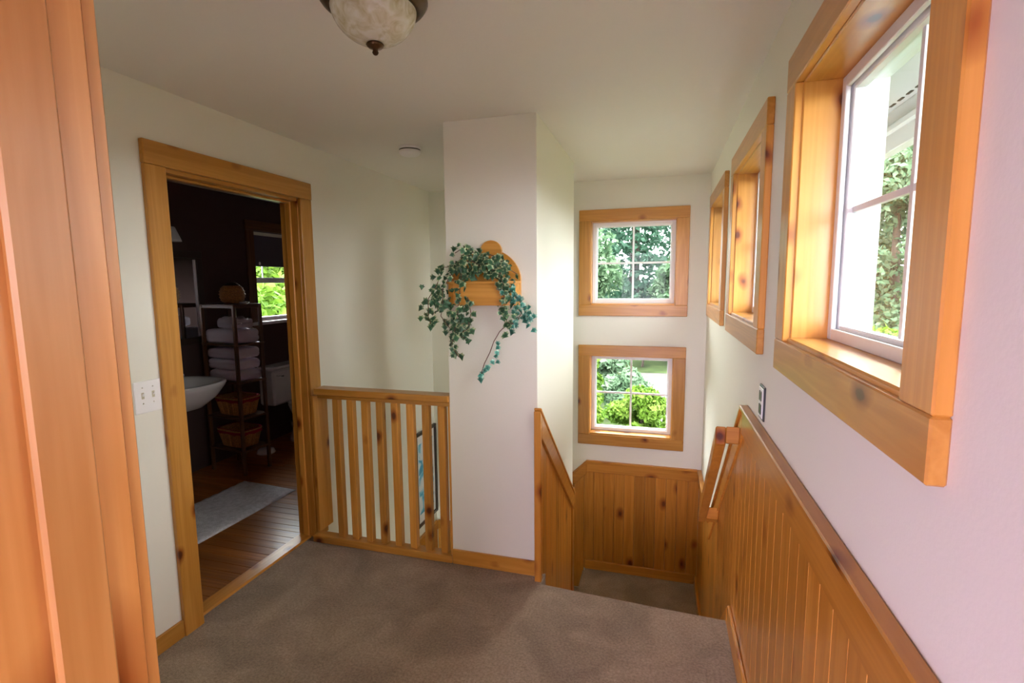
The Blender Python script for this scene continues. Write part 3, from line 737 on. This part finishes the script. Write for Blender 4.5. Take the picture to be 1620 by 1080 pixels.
def towel(c_u, c_v, z, w, d, h, rot, label, bulge=1.0):
    """folded towel: rounded slab with a fold line and a soft crown"""
    base = M0 + U*c_u + V*c_v
    t = thing('towel', (base.x, base.y, z), label, 'towel', 'folded towels on the bathroom shelf')
    bm = bmesh.new()
    addbox(bm, -w/2, w/2, -d/2, d/2, z+.0005, z+h)
    bmesh.ops.subdivide_edges(bm, edges=bm.edges[:], cuts=9, use_grid_fill=True)
    for v in bm.verts:
        x, y2 = v.co.x/(w/2), v.co.y/(d/2)
        zz = (v.co.z-z)/h*2-1
        v.co.x *= 1-.07*abs(zz)**5; v.co.y *= 1-.12*abs(zz)**5
        if abs(zz) < .12: v.co.y *= .96
        if v.co.z > z+h*.6: v.co.z += bulge*.010*noise.noise(Vector((v.co.x*14, v.co.y*14, z*9))) - .004*(x*x+y2*y2)
        v.co.x += .006*noise.noise(Vector((v.co.z*30, v.co.y*12, c_u)))
    M = Matrix.Rotation(math.atan2(U.y, U.x)+rot, 4, 'Z')
    for v in bm.verts:
        zz = v.co.z; q = M @ Vector((v.co.x, v.co.y, 0)); v.co = Vector((base.x+q.x, base.y+q.y, zz))
    o = bm2('folded_cloth', bm, towel_m, t, True)
    return t
towel(.21, .135, 1.118, .36, .215, .118, .05, 'thick folded lilac-white towel on the upper shelf under the crumpled one')
towel(.17, .135, 1.243, .26, .18, .085, -.25, 'crumpled lilac-white towel thrown on top of the upper shelf pile', 3)
for k, lab in enumerate(('bottom folded towel of the three on the second shelf', 'middle folded towel of the three on the second shelf', 'top folded towel of the three on the second shelf')):
    towel(.21, .135, .802+.094*k, .355, .215, .088, .02*(k-1), lab)
def basket(z, label, w=.345, d=.225, h=.15):
    c = M0+U*.205+V*.135
    t = thing('wicker_basket', (c.x, c.y, z), label, 'basket', 'baskets on the bathroom shelf')
    ang = math.atan2(U.y, U.x); n = 40
    def ring(s, zz):
        out = []
        for k in range(n):
            a = 2*math.pi*k/n; ca, sa = math.cos(a), math.sin(a)
            x = w/2*s*math.copysign(abs(ca)**.45, ca); y2 = d/2*s*math.copysign(abs(sa)**.45, sa)
            out.append(Vector((c.x+x*math.cos(ang)-y2*math.sin(ang), c.y+x*math.sin(ang)+y2*math.cos(ang), zz)))
        return out
    bm = bmesh.new(); rs = []
    for i, (s, zz) in enumerate(((.74, z+.001), (.78, z+.004), (1.0, z+h), (.95, z+h), (.72, z+.012))):
        q = ring(s, zz)
        rs.append([bm.verts.new(p) for p in q])
    for a, b in zip(rs, rs[1:]):
        for k in range(n): bm.faces.new((a[k], a[(k+1) % n], b[(k+1) % n], b[k]))
    bm.faces.new(rs[0][::-1]); bm.faces.new(rs[-1])
    bm2('body', bm, wicker, t)
    bm = bmesh.new()
    lo, hi = ring(.79, z+.004), ring(1.01, z+h)
    for k in range(n): addtube(bm, [lo[k], hi[k]], .0045, 5)
    bm2('ribs', bm, wicker, t)['kind'] = 'stuff'
    bm = bmesh.new(); q = ring(1.0, z+h); addtube(bm, q+[q[0]], .009, 6, False); bm2('rim', bm, wicker, t, True)
    bm = bmesh.new()
    A, B2, C = ring(1.035, z+h-.030), ring(1.03, z+h+.010), ring(.90, z+h+.008)
    vs = [[bm.verts.new(p+Vector((0, 0, .006*math.sin(k*2.1) if i == 0 else 0))) for k, p in enumerate(q)] for i, q in enumerate((A, B2, C))]
    for a, b in zip(vs, vs[1:]):
        for k in range(n): bm.faces.new((a[k], a[(k+1) % n], b[(k+1) % n], b[k]))
    bm2('liner', bm, red_cloth, t, True)
basket(.496, 'wicker basket with red liner on the third shelf of the stand')
basket(.216, 'wicker basket with red liner on the lowest shelf of the stand')
c = M0+U*.17+V*.13
wb = thing('round_basket', (c.x, c.y, 1.445), 'round brown wicker pot standing on top of the shelf stand', 'basket')
lathe('body', (c.x, c.y, 1.446), [(.05, .001), (.075, .012), (.092, .045), (.096, .08), (.090, .115), (.072, .145), (.06, .152), (.055, .148), (.07, .12), (.075, .03)], wicker, wb, 32)
bm = bmesh.new()
for zz, rr in ((.03, .086), (.055, .095), (.08, .097), (.105, .094), (.13, .083)):
    addtube(bm, [(c.x+rr*math.cos(t*math.pi/12), c.y+rr*math.sin(t*math.pi/12), 1.446+zz) for t in range(25)], .005, 5, False)
bm2('woven_bands', bm, wicker, wb, True)
lathe('dark_lid', (c.x, c.y, 1.446), [(.058, .145), (.060, .155), (.045, .172), (.015, .182)], plain('dark_lid', (.05, .02, .012), .6), wb, 24)
o = thing('small_tray', (M0+U*.035+V*.12+Vector((0, 0, 1.445))), 'small pale dish on the right end of the shelf top', 'dish')
cc = M0+U*.03+V*.13
lathe('dish', (cc.x, cc.y, 1.445), [(.022, .001), (.036, .010), (.040, .018), (.034, .016), (.02, .006)], porcelain, o, 20)
o.children[0].name = 'bowl'
# mat
mt = thing('bath_mat', (-2.99, 2.78, 0), 'pale cotton bath mat on the dark bathroom floor', 'mat')
bm = bmesh.new(); gx, gy = 24, 36
cs = [Vector((-2.735, 2.33, 0)), Vector((-2.715, 3.19, 0)), Vector((-3.255, 3.235, 0)), Vector((-3.275, 2.38, 0))]
g = []
for i in range(gx+1):
    row = []
    for j in range(gy+1):
        u, v = i/gx, j/gy
        p = (cs[0]*(1-v)+cs[1]*v)*(1-u)+(cs[3]*(1-v)+cs[2]*v)*u
        e = min(u, 1-u, v, 1-v)
        row.append(bm.verts.new((p.x, p.y, .004+.010*min(1, e*12)+.0022*math.sin(v*math.pi*22)+.003*noise.noise(Vector((u*5, v*6, 0))))))
    g.append(row)
for i in range(gx):
    for j in range(gy): bm.faces.new((g[i][j], g[i+1][j], g[i+1][j+1], g[i][j+1]))
r = bmesh.ops.extrude_face_region(bm, geom=bm.faces[:])
for v in [x for x in r['geom'] if isinstance(x, bmesh.types.BMVert)]: v.co.z = .0005
bm2('cloth', bm, mat_m, mt, True)
# sink
SX, SY = -3.53, 2.965
sk = thing('sink', (SX, SY, .45), 'white wall-hung basin under the bathroom mirror', 'sink')
bm = bmesh.new(); n = 40; rs = []
def sring(rx, ry, dx, z):
    out = []
    for k in range(n):
        a = 2*math.pi*k/n; x = rx*math.copysign(abs(math.cos(a))**.8, math.cos(a)); y2 = ry*math.copysign(abs(math.sin(a))**.8, math.sin(a))
        out.append(bm.verts.new((SX+dx+x, SY+y2, z)))
    return out
for a in ((.10, .09, -.02, .645), (.15, .14, -.02, .66), (.24, .22, -.01, .74), (.29, .265, 0, .82), (.305, .28, 0, .85), (.302, .277, 0, .862), (.27, .245, .005, .862), (.235, .215, .02, .845), (.18, .17, .02, .77), (.06, .06, .02, .735)):
    rs.append(sring(*a))
for a, b in zip(rs, rs[1:]):
    for k in range(n): bm.faces.new((a[k], a[(k+1) % n], b[(k+1) % n], b[k]))
bm.faces.new(rs[0][::-1]); bm.faces.new(rs[-1])
bm2('basin', bm, porcelain, sk, True)
tube('drain_pipe', [(SX, SY, .66), (SX, SY, .50), (SX-.05, SY, .45), (SX-.12, SY, .47), (SX-.17, SY, .52), (XB+.002, SY, .52)], .018, bronze, sk, 10)
box('back_deck', XB+.001, XB+.10, SY-.24, SY+.24, .835, .885, porcelain, sk, .012)
fc = (XB+.13, SY+.05, .866)
tube('faucet', [(fc[0], fc[1], .866), (fc[0], fc[1], .96), (fc[0]+.03, fc[1], .985), (fc[0]+.11, fc[1], .965), (fc[0]+.125, fc[1], .945)], .012, chrome, sk, 10)
for s in (-.10, .10): lathe('tap_handle', (fc[0], fc[1]+s, .866), [(.018, 0), (.016, .02), (.022, .032), (.022, .045), (.008, .052)], chrome, sk, 14)
# mirror
mi = thing('wall_mirror', (XB, 3.05, 1.15), 'dark framed mirror on the bathroom wall above the sink', 'mirror')
box('glass', XB+.004, XB+.014, 2.62, 3.46, 1.16, 1.83, mirror_m, mi, .001)
for a, b, c2, d in ((2.56, 3.52, 1.83, 1.89), (2.56, 3.52, 1.10, 1.16), (2.56, 2.62, 1.16, 1.83), (3.46, 3.52, 1.16, 1.83)):
    box('frame_strip', XB+.001, XB+.028, a, b, c2, d, dark_frame, mi, .004)
box('inner_bead', XB+.014, XB+.024, 3.440, 3.456, 1.17, 1.82, plain('silver_bead', (.75, .75, .75), .3), mi, .002)
# sconce
sc = thing('wall_sconce', (XB, 3.16, 1.95), 'small wall lamp with pale glass shade above the mirror', 'lamp')
lathe('shade', (XB+.12, 3.16, 1.95), [(.075, .0), (.070, .02), (.05, .07), (.035, .11), (.028, .115), (.03, .10), (.06, .02)], plain('pale_shade', (.6, .62, .58), .4), sc, 24)
tube('arm', [(XB+.01, 3.16, 2.08), (XB+.07, 3.16, 2.11), (XB+.12, 3.16, 2.09), (XB+.12, 3.16, 2.06)], .008, bronze, sc)
box('back_plate', XB+.001, XB+.014, 3.12, 3.20, 2.03, 2.13, bronze, sc, .004)
# toilet
to = thing('toilet', (-3.5, 4.33, 0), 'white toilet under the bathroom window', 'toilet')
tk = box('tank', XB+.012, -3.65, 4.07, 4.55, .40, .755, porcelain, to, .02)
box('tank_lid', XB+.006, -3.635, 4.055, 4.565, .757, .790, porcelain, tk, .010)
tube('flush_lever', [(-3.649, 4.12, .70), (-3.632, 4.12, .70), (-3.628, 4.19, .69)], .007, chrome, tk)
lathe('bowl', (-3.40, 4.31, 0), [(.11, .12), (.15, .22), (.20, .34), (.215, .395), (.19, .40), (.15, .33), (.06, .24)], porcelain, to, 32, 1.2, .85)
lathe('base', (-3.48, 4.31, 0), [(.13, 0), (.125, .04), (.105, .12), (.12, .2)], porcelain, to, 28, 1.6, .85)
lathe('seat', (-3.40, 4.31, .402), [(.21, 0), (.218, .012), (.20, .024), (.02, .026)], porcelain, to, 32, 1.2, .86)
o = thing('floor_dish', (-3.60, 3.86, 0), 'small white dish on the floor behind the shelf stand', 'dish')
lathe('dish', (-3.60, 3.86, 0), [(.075, .001), (.085, .008), (.072, .040), (.055, .048), (.02, .05)], porcelain, o, 24)

# ------------------------------------------------------------------ bedroom behind the camera (closes the space; windows and lilac added to tint the column)
wall('wall_bedroom_back', 'Y', -3.58, -3.7, -3.7, XR, -.3, 2.44, [(-3.3, .1, .35, 2.3)], bed_tint_paint, 'unseen bedroom wall behind the camera, made lilac to tint the light')  # wide opening added for frontal fill on the column
o = box('wall_bedroom_side', -3.7, -3.58, -3.58, .335, -.3, 2.44, bed_tint_paint, bev=0); tag(o, 'unseen bedroom side wall behind the camera, made lilac to tint the light', 'wall', kind='structure')
o = box('floor_bedroom', -3.58, XR, -3.58, .40, -.26, -.001, carpet, bev=0); tag(o, 'carpeted bedroom floor behind the camera', 'floor', kind='structure')
cu = thing('tint_curtain', (-1.6, -3.5, .3), 'unseen lilac curtain added over the bedroom window to tint its light', 'curtain')  # added out of view as a lilac filter for the window light
cm = glass_mat('lilac_light_filter', (.80, .64, .86))
bm = bmesh.new(); top = []; bot = []
for k in range(121):
    x = -3.4+3.6*k/120; y = -3.5+.03*math.sin(k*.9)
    top.append(bm.verts.new((x, y, 2.36))); bot.append(bm.verts.new((x, y, .28)))
for k in range(120): bm.faces.new((bot[k], bot[k+1], top[k+1], top[k]))
bm2('cloth', bm, cm, cu, True)
tube('rod', [(-3.5, -3.5, 2.37), (.3, -3.5, 2.37)], .012, bronze, cu)
portal('portal', (-1.6, -3.68, 1.325), (0, 1, 0), 3.4, 1.95)
portal('portal', (.53, -1.95, 1.5), (-1, 0, 0), 1.5, 1.2)

# ------------------------------------------------------------------ eaves outside the right wall
ev = thing('porch_eave', (.8, 1.5, 2.3), 'white porch soffit and beam seen through the nearest window', 'eave', kind='structure')
box('soffit', .55, 1.25, -1.2, 5.2, 2.45, 2.49, ext_white, ev, 0)
box('beam', 1.10, 1.16, -1.2, 5.2, 2.25, 2.45, ext_white, ev, .004)
box('moulding', 1.075, 1.10, -1.2, 5.2, 2.33, 2.37, ext_white, ev, .008)
vm = plain('vent_dark', (.03, .03, .03), .8)
v0 = box('vent_slot', 1.06, 1.072, 1.2, 1.25, 2.446, 2.451, vm, ev, 0)
for k in range(1, 36):
    q = v0.copy(); COL.objects.link(q); q.location.y = .09*k
# ------------------------------------------------------------------ garden
GZ = -3.0
def gz(x, y): return GZ+.25*noise.noise(Vector((x*.12, y*.12, 3))) + max(0, (y-26)*.05) + max(0, (x-9)*.05)
bm = bmesh.new()
gr = []
for i in range(81):
    row = []
    for j in range(81):
        x, y = -60+130*i/80, -45+145*j/80
        row.append(bm.verts.new((x, y, gz(x, y))))
    gr.append(row)
for i in range(80):
    for j in range(80): bm.faces.new((gr[i][j], gr[i+1][j], gr[i+1][j+1], gr[i][j+1]))
o = bm2('ground', bm, grass_m, None, True); tag(o, 'grassy garden ground outside', 'ground', kind='structure')
dr = bmesh.new(); pts = []
L_ = [(-1.5, 17.0), (-1.5, 20.0), (-1.2, 23.5), (-1.0, 26)]; R_ = [(3.6, 13.5), (4, 19.0), (4.5, 24), (5, 26.5)]
rows = []
for (a, b) in zip(L_, R_):
    rows.append([dr.verts.new((a[0]+(b[0]-a[0])*k/12, a[1]+(b[1]-a[1])*k/12, 0)) for k in range(13)])
for r_ in rows:
    for v in r_: v.co.z = gz(v.co.x, v.co.y)+.05
for a, b in zip(rows, rows[1:]):
    for k in range(12): dr.faces.new((a[k], a[k+1], b[k+1], b[k]))
o = bm2('driveway', dr, gravel_m, None, True); tag(o, 'pale gravel drive outside below the stairwell windows', 'driveway', kind='structure')

def leaves(bm, c, rad, n, size, rng, flat=.6):
    """loose leaves in an ellipsoid shell around c"""
    for _ in range(n):
        d = Vector((rng.gauss(0, 1), rng.gauss(0, 1), rng.gauss(0, 1))).normalized()
        k = rng.random()**.4
        p = Vector(c) + Vector((d.x*rad[0], d.y*rad[1], d.z*rad[2]))*k
        s = size*rng.uniform(.5, 1.2)
        nn = (d*flat + Vector((rng.gauss(0, .6), rng.gauss(0, .6), rng.gauss(.3, .6)))).normalized()
        a = nn.orthogonal().normalized(); a.rotate(Matrix.Rotation(rng.random()*6.28, 3, nn)); b = nn.cross(a)
        vs = [bm.verts.new(p+a*s), bm.verts.new(p+b*s*.5), bm.verts.new(p-a*s), bm.verts.new(p-b*s*.5)]
        bm.faces.new(vs)
def tree(name, x, y, h, r, mat, label, cat, seed, kind='broad', n=5000, size=.16, group=None, base=None):
    rng = random.Random(seed); z0 = (GZ if base is None else base)
    t = thing(name, (x, y, z0), label, cat, group)
    tube('trunk', [(x, y, z0-.2), (x+.1, y, z0+h*.35), (x, y, z0+h*.8)], [h*.022+.02, h*.016+.01, h*.004+.005], bark, t, 8)
    bm = bmesh.new()
    if kind == 'fir':
        L = 22
        for i in range(L):
            f = (i+.5)/L; zz = z0+h*(.06+.92*f); rr = r*(1-f)**.85+.1
            for q in range(7):
                a = rng.random()*6.28
                leaves(bm, (x+math.cos(a)*rr*.6, y+math.sin(a)*rr*.6, zz-.15*rr), (rr*.42, rr*.42, .22+.1*rr), n//(L*7), size, rng, .2)
    else:
        nb = 34 if kind == 'broad' else 16
        for i in range(nb):
            d = Vector((rng.gauss(0, 1), rng.gauss(0, 1), rng.gauss(0, 1))).normalized()
            k = rng.uniform(.45, .95)
            low = .18 if kind == 'shrub' else .30
            cz = z0+h*(low+(1-low)/2)
            c = (x+d.x*r*k*.75, y+d.y*r*k*.75, cz+d.z*h*(1-low)/2*k*.8)
            q = r*rng.uniform(.28, .45)
            leaves(bm, c, (q, q, q*.8), n//nb, size, rng)
    o = bm2('crown', bm, mat, t); o['kind'] = 'stuff'
    return t
firs = [(-7.0, 34, 17, 3.0), (-1.9, 37, 19, 3.0), (-11.8, 41, 18, 3.4), (3.2, 40, 16, 2.8), (8.5, 37, 17, 3.0), (-5.6, 46, 20, 3.8), (1.0, 49, 20, 3.8)]
flab = ['slim dark fir left of the others beyond the drive', 'tall dark fir in the middle of the view beyond the drive', 'dark fir at the far left behind the others', 'dark fir right of the middle beyond the drive', 'dark fir at the right end of the row beyond the drive', 'tallest dark fir in the back row on the left', 'tallest dark fir in the back row on the right']
for i, (x, y, h, r) in enumerate(firs):
    tree('fir_tree', x, y, h, r, fol_dark, flab[i], 'tree', 100+i, 'fir', 7000, .26, 'firs beyond the drive', GZ+.8)
br = [(-4.3, 28.5, 8.0, 2.6, 'leafy garden tree left of the drive seen through the upper window'), (.9, 32, 6.5, 1.9, 'leafy tree behind the drive seen through the upper window')]
for i, (x, y, h, r, lb) in enumerate(br):
    tree('garden_tree', x, y, h, r, fol_mid, lb, 'tree', 200+i, 'broad', 7000, .18, None, GZ)
shr = [(-1.12, 8.4, 3.9, .66, 'tall lime green shrub at the lower left of the lower window'), (-.34, 9.7, 3.35, .62, 'lime green shrub in the middle below the lower window'),
       (.50, 8.6, 2.85, .60, 'lime green shrub at the lower right of the lower window'), (-2.7, 13.0, 3.6, 1.1, 'lime green shrub farther left beside the drive')]
for i, (x, y, h, r, lb) in enumerate(shr):
    tree('garden_shrub', x, y, h, r, fol_lime, lb, 'shrub', 300+i, 'shrub', 13000, .055, 'shrubs below the stair window')
bu = [(-2.05, 17.6, 2.9, 1.0, 'rounded bush at the left of the lower window'), (-.85, 14.2, 2.4, .7, 'low bush behind the lime shrubs left of the drive'), (-.9, 28.0, 2.6, 1.1, 'small bush at the end of the drive'), (-5.0, 21, 2.6, 1.6, 'round bush left of the drive in the lower window'), (-3.3, 24.5, 2.4, 1.2, 'pale bush at the left edge of the drive'), (1.0, 29.5, 2.4, 1.7, 'round bush behind the drive on the right'), (-3.6, 30.5, 2.9, 1.5, 'round bush behind the drive in the middle')]
for i, (x, y, h, r, lb) in enumerate(bu):
    tree('garden_bush', x, y, h, r, fol_soft if i < 3 else (fol_mid if i != 5 else fol_lime), lb, 'bush', 400+i, 'shrub', 4500, .13, 'bushes around the drive')
side = [(7.2, 19.5, 10.5, 3.0), (10.2, 28.5, 14, 3.6), (13.8, 21.5, 13, 3.4), (19, 29, 15, 4.2), (16, 12, 12, 3.8), (18, 2, 12, 4.2)]
slab = ['leafy tree filling the near right window behind the porch beam', 'tall leafy tree at the back of the view through the near right window', 'leafy tree right of the others beyond the near right window', 'leafy tree behind the others east of the house', 'leafy tree east of the house beyond the middle window', 'leafy tree straight east of the near window']
for i, (x, y, h, r) in enumerate(side):
    tree('side_tree', x, y, h, r, fol_soft, slab[i], 'tree', 500+i, 'shrub', 16000, .13, 'trees east of the house', GZ)
tree('side_shrub', 4.4, 12.2, 4.0, 1.5, fol_lime, 'bright green shrub low in the view through the near right window', 'shrub', 601, 'shrub', 6000, .11)
tree('side_shrub', 7.4, 14.8, 4.0, 1.6, fol_lime, 'bright green shrub farther off in the near right window', 'shrub', 602, 'shrub', 6000, .12)
for i, (x, y, h, r, lb) in enumerate(((-7.2, 8.2, 5.2, 1.6, 'leafy tree outside the bathroom window on the right'), (-10.2, 11.6, 6.5, 2.2, 'leafy tree farther off outside the bathroom window'))):
    tree('west_tree', x, y, h, r, fol_lime, lb, 'tree', 700+i, 'broad', 7000, .13)
